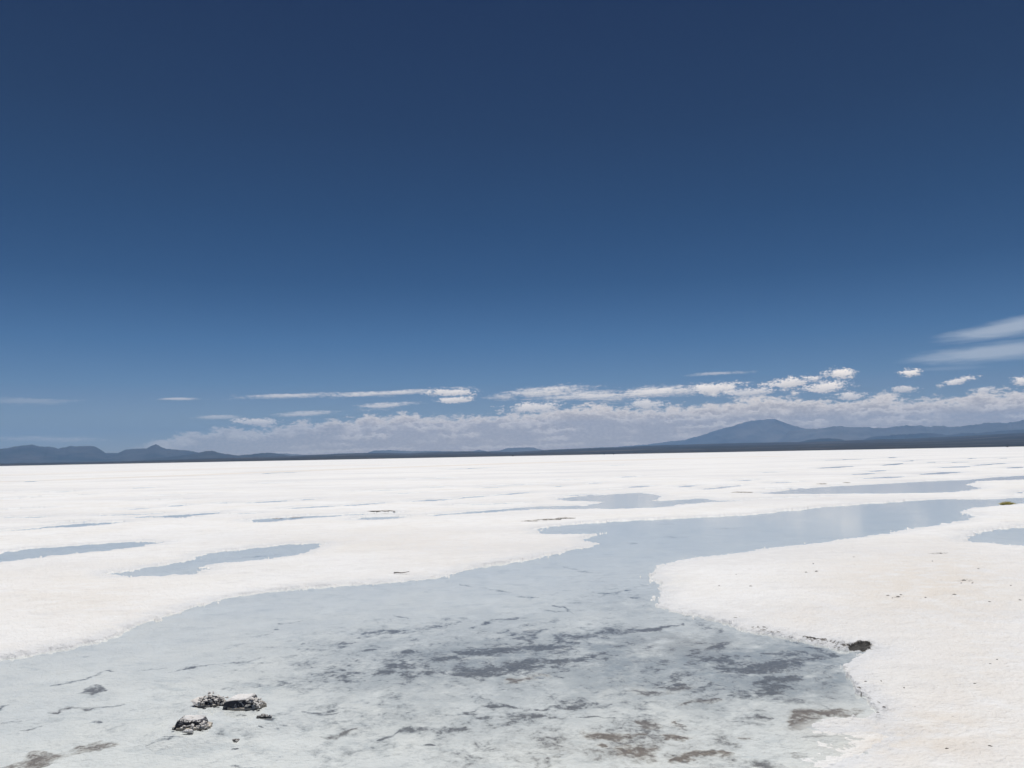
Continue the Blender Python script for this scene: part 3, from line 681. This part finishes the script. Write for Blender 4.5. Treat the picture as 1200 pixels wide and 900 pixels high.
def lump(name, px, py, w, dpt, h, mat, seed, sink=.3, n=5, rz=0.0, zbase=None):
    """a low knobbly mass: one mesh of overlapping angular knobs along its length"""
    rn = random.Random(seed); x, y = place(px, py)
    bm = bmesh.new()
    for k in range(n):
        t = (k + .5) / n * 2 - 1 if n > 1 else 0
        s = 1 - .55 * abs(t) + rn.uniform(-.15, .15)
        c = (t * w * .42, rn.uniform(-.15, .15) * dpt, h * s * (.5 - sink))
        hull(bm, chunk_pts(rn, c, (w / n * rn.uniform(.7, 1.15), dpt * .5 * s, h * .62 * s), 14))
    rough(bm, min(h, w / n) * .10, 1.3 / max(h, .02), 2, seed)
    o = obj_bm(name, bm, mat)
    z = zbase if zbase is not None else max(ground_z(x, y), -.02)
    o.location = (x, y, z); o.rotation_euler.z = rz
    return o
SG = 'small stones in the shallow brine'
tag(lump('pebble', 221, 859, .055, .045, .038, M_CRUST, 31, .1, 2, zbase=0), 'small pale salt lump just in front of the small dark rock', 'pebble', SG)
tag(lump('pebble', 310, 840.5, .095, .04, .026, M_STONE, 33, .25, 4, .1, zbase=0), 'low wet grey brown stone right of the flat topped block', 'stone', SG)
tag(lump('pebble', 276, 869, .034, .03, .024, M_STONE, 35, .2, 2, zbase=0), 'lone dark pebble in the brine right of and below the small rock', 'pebble', SG)
# dark crusts and clods lying about on the flat
CG = 'dark mud clods lying on the salt'
tag(lump('mud_clod', 868, 578.5, .9, .7, 0.055, M_CLOD2, 41, .35, 6, .05), 'dark mud clod at the left tip of the far right pool', 'mud clod', CG)
tag(lump('mud_clod', 447, 600.3, .9, .4, 0.030, M_CLOD2, 43, .25, 7, .05), 'low dark mud heap on far salt left of the long thin pool', 'mud clod', CG)
tag(lump('mud_clod', 662, 609.8, .55, .25, 0.039, M_CLOD2, 45, .2, 6, .1), 'short dark crust piece by the upper left end of the main pool', 'mud clod', CG)
tag(lump('mud_clod', 641, 611.4, .75, .22, 0.039, M_CLOD2, 47, .25, 8, .1), 'long thin dark crust row beside the upper left end of the main pool', 'mud clod', CG)
tag(lump('mud_clod', 620, 613.0, .45, .18, 0.028, M_CLOD2, 49, .25, 5, .1), 'small flat crust piece at the left end of the dark crust row', 'mud clod', CG)
tag(lump('mud_clod', 345, 606.2, .5, .3, 0.044, M_CLOD2, 51, .25, 6, .1), 'dark clods at the right end of the far left sliver of water', 'mud clod', CG)
tag(lump('mud_clod', 325, 607.5, .3, .25, 0.033, M_CLOD2, 53, .25, 3, .1), 'tiny dark clod on the rim of the far left sliver of water', 'mud clod', CG)
tag(lump('mud_clod', 963, 568.4, .45, .5, 0.044, M_CLOD2, 55, .25, 4, .1), 'dark clod on the upper rim of the far right pool', 'mud clod', CG)
tag(lump('mud_clod', 992, 567.0, .4, .5, 0.044, M_CLOD2, 57, .25, 4, .1), 'small second dark clod on the upper rim of the far right pool', 'mud clod', CG)
# twig by the shore
x, y = place(460, 675.7)
bm = bmesh.new()
pts = [Vector((-.10, .02, .012)), Vector((-.05, .0, .018)), Vector((.0, -.005, .012)), Vector((.05, .0, .016)), Vector((.11, .01, .026))]
prev = None
for k, p in enumerate(pts):
    rad = .0085 - .0012 * k
    ring = [bm.verts.new(p + Vector((0, math.cos(a) * rad, math.sin(a) * rad))) for a in [i * math.pi / 3 for i in range(6)]]
    if prev:
        for i in range(6): bm.faces.new((prev[i], prev[(i + 1) % 6], ring[(i + 1) % 6], ring[i]))
    else: bm.faces.new(ring)
    prev = ring
bm.faces.new(prev)
tw = obj_bm('twig', bm, M_CLOD, smooth=True); tw.location = (place(470, 675.6)[0], place(470, 675.6)[1], ground_z(*place(470, 675.6)) + .004)
tag(tw, 'thin dark twig lying on the white salt above the main pool', 'twig')
# crumbs on the right bank
proto = lump('mud_crumb', 1103, 653.6, .042, .03, .013, M_CLOD, 61, .1, 3)
KG = 'dark crumbs scattered on the right salt bank'
LB = 'tiny dark mud crumb on the cream salt of the right bank'
tag(proto, LB, 'mud crumb', KG)
for (px_, py_, sc) in [(1130,686.5,1.0),(1001,657,.6),(1041,704,.7),(1053,705.5,.9),(1056,703.5,.6),(957,675,1),(945,676,.7),(953,665,.9),(863,678,.6),(843,691,.6),(880,692,.8),(1046,707,.7),(1119,704,.8),(1140,690,.7),
                       (1093,663,.7),(1147,673,.6),(1169,781,.45),(1161,786,.35),(1143,810,.4),(1110,885,.45),(1127,690,.6),(1085,707,.6),(1060,812,.45),(1033,803,.5),(1029,838,.4),(1036,834,.5),(1015,802,.5),(1007,811,.6),(1161,884,.45),(1185,693,.6),(1196,710,.7),(1160,712,.6)]:
    o = proto.copy(); COL.objects.link(o)
    xx, yy_ = place(px_, py_)
    o.location = (xx, yy_, ground_z(xx, yy_)); o.scale = (sc,) * 3; o.rotation_euler.z = random.uniform(0, 6)

# ------------------------------------------------------------------ grass tuft on the right bank
def leaf_mat(name, c1, c2):
    m, nt = new_mat(name); b = NB(nt)
    tc = b.n('ShaderNodeTexCoord').outputs['Object']
    c = b.mix(b.noise(tc, 9, 3, .6), c1, c2)
    bs = b.n('ShaderNodeBsdfPrincipled'); b.put(bs.inputs['Base Color'], c); bs.inputs['Roughness'].default_value = .7
    tl = b.n('ShaderNodeBsdfTranslucent'); b.put(tl.inputs['Color'], c)
    ms = b.n('ShaderNodeMixShader'); ms.inputs[0].default_value = .5; nt.links.new(bs.outputs[0], ms.inputs[1]); nt.links.new(tl.outputs[0], ms.inputs[2])
    out = b.n('ShaderNodeOutputMaterial'); nt.links.new(ms.outputs[0], out.inputs[0]); return m
M_GRASS = leaf_mat('dry_grass', rgb(.34, .29, .08), rgb(.62, .55, .18))
M_BUSH = leaf_mat('bush_leaf', rgb(.012, .014, .010), rgb(.03, .03, .02))
x, y = place(1180, 592.3)
tuft = empty('grass_tuft', (x, y, ground_z(x, y)))
tag(tuft, 'small yellow green grass tuft on the salt bank by the water', 'grass tuft')
def blades(n, w, h, seed):
    rn = random.Random(seed); bm = bmesh.new()
    for _ in range(n):
        bx = rn.uniform(-w, w); by = rn.uniform(-.06, .06)
        L = h * rn.uniform(.5, 1.0) * (1 - .55 * abs(bx) / w); lean = bx * rn.uniform(.3, 1.1) + rn.uniform(-.05, .05)
        ly = rn.uniform(-.06, .06); wd = rn.uniform(.003, .006); a = rn.uniform(0, 3.14)
        dx, dy_ = math.cos(a) * wd, math.sin(a) * wd
        v = [bm.verts.new(q) for q in ((bx - dx, by - dy_, 0), (bx + dx, by + dy_, 0), (bx + lean * .4 + dx * .7, by + ly * .4 + dy_ * .7, L * .65), (bx + lean * .4 - dx * .7, by + ly * .4 - dy_ * .7, L * .65), (bx + lean, by + ly, L))]
        bm.faces.new(v[:4]); bm.faces.new((v[3], v[2], v[4]))
    return bm
obj_bm('blades', blades(420, .15, .13, 5), M_GRASS, tuft)
bm = bmesh.new(); rn = random.Random(9)
for k in range(5):
    hull(bm, chunk_pts(rn, (-.10 + .05 * k + .02, 0, .012), (.04, .05, .028), 12))
rough(bm, .004, 30, 2)
obj_bm('root_mound', bm, M_STONE, tuft)

# ------------------------------------------------------------------ specks at the far shore: bushes
def bush(px, D, w, h, label, seed):
    d = ray(px, 530.0); k = D / math.hypot(d[0], d[1])
    t = empty('bush', (d[0] * k, d[1] * k, 0.05)); tag(t, label, 'bush', 'dark bushes at the far edge of the salt')
    rn = random.Random(seed)
    bm = bmesh.new()
    for _ in range(420):
        v = Vector((rn.gauss(0, 1), rn.gauss(0, 1), rn.gauss(0, 1))).normalized() * rn.uniform(.45, 1)
        c = Vector((v.x * w * .5, v.y * w * .5, h * .55 + v.z * h * .45)); s = rn.uniform(.08, .16) * h
        u1 = Vector((rn.gauss(0, 1), rn.gauss(0, 1), rn.gauss(0, 1))).normalized() * s; u2 = u1.orthogonal().normalized() * s * .6
        bm.faces.new([bm.verts.new(q) for q in (c - u1, c + u2, c + u1, c - u2)])
    obj_bm('crown', bm, M_BUSH, t)
    bm = bmesh.new(); bmesh.ops.create_cone(bm, segments=8, radius1=.12 * w / 2, radius2=.05 * w / 2, depth=h * .5, matrix=Matrix.Translation((0, 0, h * .25)), cap_ends=True)
    obj_bm('stem', bm, M_CLOD, t)
bush(601, 1500, 2.6, 2.9, 'single dark bush at the far salt edge below the small flat hill', 1)
bush(708, 1600, 2.6, 2.4, 'left one of two dark bushes at the far salt edge', 2)
bush(719, 1600, 3.4, 2.0, 'right, wider one of two dark bushes at the far salt edge', 3)
bush(1181, 1300, 2.8, 1.6, 'low dark bush at the far salt edge on the right', 4)

# ------------------------------------------------------------------ haze: the air itself
HZ = 26000.0
bm = bmesh.new(); bmesh.ops.create_cube(bm, size=1.0)
mh, nt = new_mat('haze'); b = NB(nt)
pvn = b.n('ShaderNodeVolumePrincipled'); HAZE_D = 4.7e-5
pvn.inputs['Color'].default_value = rgb(.31, .58, 1.0); pvn.inputs['Density'].default_value = HAZE_D; pvn.inputs['Anisotropy'].default_value = 0.0
out = b.n('ShaderNodeOutputMaterial'); nt.links.new(pvn.outputs[0], out.inputs['Volume'])
hz = obj_bm('haze', bm, mh); hz.scale = (HZ * 2, HZ * 2, 1050.0); hz.location = (0, 0, 525 - 12.0)
tag(hz, kind='stuff')
try: mh.cycles.homogeneous_volume = True
except Exception: pass

# ------------------------------------------------------------------ sky, clouds, sun
SUN_EL, SUN_AZ = 66.0, -4.0
w = bpy.data.worlds.new('World'); scene.world = w; w.use_nodes = True
nt = w.node_tree; nt.nodes.clear(); b = NB(nt)
sky = b.n('ShaderNodeTexSky', sky_type='NISHITA'); sky.sun_disc = False
sky.sun_elevation = R(SUN_EL); sky.sun_rotation = R(SUN_AZ)
sky.altitude = 3600; sky.air_density = 1.0; sky.dust_density = 0.0; sky.ozone_density = 3.0
SKY_STRENGTH = 0.05
SKY_GAMMA = 1.3; SKY_TINT = rgb(.8, .75, .75)
SKY_RAMP = [(0.0, (1.0, .82, .68)), (3.0, (.95, .80, .68)), (4.2, (.80, .72, .66)), (5.17, (.64, .68, .66)), (7.94, (.36, .54, .60)), (11.95, (.10, .30, .41)), (15.9, (.02, .21, .335)), (22.3, (.0, .125, .25)), (29.4, (.0, .095, .235)), (36.0, (.0, .09, .23))]
tc = b.n('ShaderNodeTexCoord'); sx = b.n('ShaderNodeSeparateXYZ'); nt.links.new(tc.outputs['Generated'], sx.inputs[0])
AZ = b.math('MULTIPLY', b.math('ARCTAN2', sx.outputs[0], sx.outputs[1]), 57.29578)
EL = b.math('MULTIPLY', b.math('ARCSINE', sx.outputs[2]), 57.29578)
def cvec(kx, ky, off=0.0):
    c = b.n('ShaderNodeCombineXYZ'); b.put(c.inputs[0], b.math('MULTIPLY', AZ, kx)); b.put(c.inputs[1], b.math('MULTIPLY_ADD', EL, ky, off)); return c.outputs[0]
v1 = cvec(1.0, 1.9)
n1 = b.noise(v1, .85, 7, .62, .3); 
n1c = b.math('SUBTRACT', n1, .5)
n2 = b.noise(cvec(1.0, 2.6, 7.3), 2.6, 5, .62); n2c = b.math('SUBTRACT', n2, .5)
n_wisp = b.math('SUBTRACT', b.noise(cvec(.35, 3.2, 3.1), 1.0, 6, .6, .4), .5)
# bank: top as a curve of azimuth
bank = [(-150,533),(100,540),(150,530),(185,514),(225,506),(265,502),(300,504),(330,499),(380,493),(420,489),(480,485),(500,489),(560,487),(620,484),(660,479),(690,475),(740,479),(800,477),(850,471),(900,464),(930,465),(960,469),
        (1000,471),(1020,465),(1040,462),(1070,469),(1100,467),(1140,461),(1180,457),(1200,459),(1400,448)]
A0, A1 = -48.0, 48.0; EMAX = 6.0
ramp = b.n('ShaderNodeFloatCurve'); cm = ramp.mapping.curves[0]
pts = []
for (px_, py_) in bank:
    a_, e_ = azel(px_, py_); pts.append(((a_ - A0) / (A1 - A0), max(e_, 0) / EMAX))
cm.points[0].location = (0, pts[0][1]); cm.points[1].location = (1, pts[-1][1])
for p in pts:
    if 0.01 < p[0] < .99: cm.points.new(*p)
for p in cm.points: p.handle_type = 'VECTOR'
ramp.mapping.update()
b.put(ramp.inputs['Value'], b.math('DIVIDE', b.math('SUBTRACT', AZ, A0), A1 - A0, clamp=True))
TOP = b.math('MULTIPLY', ramp.outputs[0], EMAX)
edge = b.math('ADD', b.math('SUBTRACT', TOP, EL), b.math('ADD', b.math('MULTIPLY', n1c, 2.0), b.math('MULTIPLY', n2c, .9)))
d_bank = b.smooth(-.18, .34, edge)
d_bank = b.math('MULTIPLY', d_bank, b.smooth(.5, 1.9, TOP))
# holes and thin places inside the bank
d_bank = b.math('MULTIPLY', d_bank, b.smooth(-.26, .0, b.math('ADD', n1c, b.math('MULTIPLY', b.math('SUBTRACT', TOP, EL), .12)), .55, .95))
CL = [(983,437.5,17,6.5,0,1.0,1),(1068,437,13,4.5,0,1.0,1),(970,453.5,25,7,3,1.0,1),(1125,446.5,22,4,14,.85,.8),(1196,446,11,6,0,1.,1),(925,449,32,6.5,6,.9,.8),(880,460,38,5.5,3,.75,.6),
      (833,455.5,36,7,2,.95,.7),(765,460,62,7,3,.9,.55),(645,459,50,7,4,.85,.5),(688,464.5,60,7,0,.8,.45),(590,465,20,3.5,0,.6,.4),(625,478,34,6.5,3,.9,.7),(755,474,22,6,0,.8,.6),(525,460,32,4.5,0,.85,.6),
      (450,461,85,3.2,4,.7,.4),(534,468.5,20,4.2,5,.9,.7),(452,475.5,34,4.2,4,.65,.4),(335,464.5,62,3.2,3,.55,.3),(210,467.5,22,1.6,2,.45,.3),(302,494.5,27,4.5,0,.75,.6),(366,484.5,34,3.4,4,.55,.4),(998,464.5,20,5,0,.8,.7),
      (255,489,26,3,3,.4,.3),(840,438,34,2.2,2,.38,.2),(1060,456,16,4,0,.7,.6),(1154,457,14,4,0,.8,.7),(30,470,60,5,0,.14,.2),(60,515,60,4,0,.3,.2)]
CIRRUS = [(1195,382,122,12.5,7.0,.72),(1170,412,130,12.5,2.5,.72),(1300,395,120,14,5,.5),(1110,432,60,3,0,.2)]
def ell(px_, py_, rx, ry, tilt):
    a0, e0 = azel(px_, py_); a1, _ = azel(px_ + rx, py_); _, e1 = azel(px_, py_ - ry)
    ra = max(a1 - a0, .05); re = max(e1 - e0, .05)
    roll = math.radians(tilt) - ROLL * 0.0
    tx = math.tan(math.radians(tilt + 1.1 - 1.1)) 
    da = b.math('SUBTRACT', AZ, a0); de = b.math('SUBTRACT', EL, e0)
    de = b.math('MULTIPLY_ADD', da, -(tx - 0.0192), de)
    qa = b.math('MULTIPLY', da, 1 / ra); qe = b.math('MULTIPLY', de, 1 / re)
    r2 = b.math('ADD', b.math('MULTIPLY', qa, qa), b.math('MULTIPLY', qe, qe))
    return b.math('SQRT', r2), qe
d_cum = None; lit_cum = None
nmix = b.math('ADD', b.math('MULTIPLY', n1c, 2.2), b.math('ADD', b.math('MULTIPLY', n2c, 2.0), b.math('MULTIPLY', b.math('SUBTRACT', b.noise(cvec(1, 1.4, 3.3), 7.0, 4, .6), .5), 1.2)))
nst = b.math('ADD', b.math('MULTIPLY', n_wisp, 2.4), b.math('MULTIPLY', n2c, 1.6))
for (px_, py_, rx, ry, tilt, op, puff) in CL:
    r_, qe = ell(px_, py_, rx, ry, tilt)
    nz_ = nmix if puff > .55 else nst
    dd = b.smooth(1.25, .45 if puff > .55 else .1, b.math('SUBTRACT', r_, nz_), 0.0, op)
    lt = b.math('MULTIPLY', dd, b.smooth(-1.0, .8, qe, .35, 1.0))
    if d_cum is None: d_cum, lit_cum = dd, lt
    else: d_cum = b.math('MAXIMUM', d_cum, dd); lit_cum = b.math('MAXIMUM', lit_cum, lt)
d_cir = None
for (px_, py_, rx, ry, tilt, op) in CIRRUS:
    r_, qe = ell(px_, py_, rx, ry, tilt)
    dd = b.smooth(1.1, .25, b.math('SUBTRACT', r_, b.math('MULTIPLY', n_wisp, .9)), 0.0, op)
    d_cir = dd if d_cir is None else b.math('MAXIMUM', d_cir, dd)
# light and shade of the bank: bright billow tops, greyer low down
n5 = b.math('SUBTRACT', b.noise(cvec(1.0, 2.0, 61.0), 3.6, 5, .62), .5)
CC = 1.0 / SKY_STRENGTH
def K(r, g, bl): return rgb(r * CC, g * CC, bl * CC)
AZW = b.smooth(-25, -6, AZ, .6, 1.0)
d_bank = b.math('MULTIPLY', d_bank, AZW)
lit0 = b.math('ADD', b.math('MULTIPLY', b.smooth(.85, .02, edge), .70), b.math('ADD', b.math('MULTIPLY', n5, .9), .08), clamp=True)
C_LO, C_HI = K(.68, .58, .49), K(1.60, 1.38, 1.14)
c_bank = b.mix(lit0, C_LO, C_HI)
for k_, (fr_, am_, sc_, pf_) in enumerate([(.80, 1.5, 1.15, .75), (.60, 1.3, 1.5, .85), (.42, .9, 1.9, .9), (.26, .6, 2.4, 1.0)]):
    nk = b.noise(cvec(1.0, 1.7, 100.0 + 13.7 * k_), sc_, 6, .6, .2)
    ek = b.math('ADD', b.math('SUBTRACT', b.math('MULTIPLY', TOP, fr_), EL), b.math('MULTIPLY', b.math('SUBTRACT', nk, .5), am_))
    mk_ = b.smooth(.40, .56, b.noise(cvec(.28, .35, 7.0 + 9.1 * k_), 1.0, 2, .5), .0, 1.0)
    ak = b.math('MULTIPLY', b.smooth(-.02, .16, ek), b.math('MULTIPLY_ADD', mk_, pf_, .0))
    lk = b.math('ADD', b.math('MULTIPLY', b.smooth(.62 - .08 * k_, .03, ek), .80 - .13 * k_), b.math('ADD', b.math('MULTIPLY', n5, .7), .04), clamp=True)
    c_bank = b.mix(ak, c_bank, b.mix(lk, C_LO, C_HI))
c_cum = b.mix(b.math('DIVIDE', lit_cum, b.math('MAXIMUM', d_cum, .01)), K(.62, .57, .52), K(1.45, 1.28, 1.10))
gm = b.n('ShaderNodeGamma'); nt.links.new(sky.outputs[0], gm.inputs[0]); gm.inputs[1].default_value = SKY_GAMMA
rampn = b.n('ShaderNodeValToRGB'); cr = rampn.color_ramp; cr.interpolation = 'EASE'
cr.interpolation = 'LINEAR'
cr.elements[0].position = 0.0; cr.elements[0].color = (*SKY_RAMP[0][1], 1); cr.elements[1].position = SKY_RAMP[-1][0] / 40; cr.elements[1].color = (*SKY_RAMP[-1][1], 1)
for e_, c_ in SKY_RAMP[1:-1]:
    el_ = cr.elements.new(e_ / 40); el_.color = (*c_, 1)
b.put(rampn.inputs[0], b.math('MULTIPLY', EL, 1 / 40.0))
skyc = b.mix(1.0, b.mix(1.0, gm.outputs[0], SKY_TINT, 'MULTIPLY'), rampn.outputs[0], 'MULTIPLY')
col = b.mix(d_cir, skyc, K(.56, .60, .65))
col = b.mix(d_bank, col, c_bank)
col = b.mix(d_cum, col, c_cum)
bg = b.n('ShaderNodeBackground'); nt.links.new(col, bg.inputs[0]); bg.inputs[1].default_value = SKY_STRENGTH
out = b.n('ShaderNodeOutputWorld'); nt.links.new(bg.outputs[0], out.inputs[0])
w.cycles.sampling_method = 'MANUAL'; w.cycles.sample_map_resolution = 1024

sd = bpy.data.lights.new('sun', 'SUN'); sd.energy = 4.05; sd.angle = R(.53); sd.color = (1.0, .98, .955)
so_ = bpy.data.objects.new('sun', sd); COL.objects.link(so_)
dv = Vector((math.sin(R(SUN_AZ)) * math.cos(R(SUN_EL)), math.cos(R(SUN_AZ)) * math.cos(R(SUN_EL)), math.sin(R(SUN_EL))))
so_.rotation_euler = dv.to_track_quat('Z', 'Y').to_euler(); so_.location = (0, 0, 40)

vs_ = scene.view_settings
vs_.view_transform = 'Standard'; vs_.look = 'None'; vs_.exposure = 0.0; vs_.gamma = 1.0; vs_.use_curve_mapping = False
cy = scene.cycles
cy.use_denoising = True
cy.max_bounces = 8; cy.volume_bounces = 1; cy.transparent_max_bounces = 16; cy.diffuse_bounces = 3; cy.caustics_reflective = False; cy.caustics_refractive = False
try: cy.denoiser = 'OPENIMAGEDENOISE'; cy.denoising_input_passes = 'RGB_ALBEDO_NORMAL'
except Exception: pass
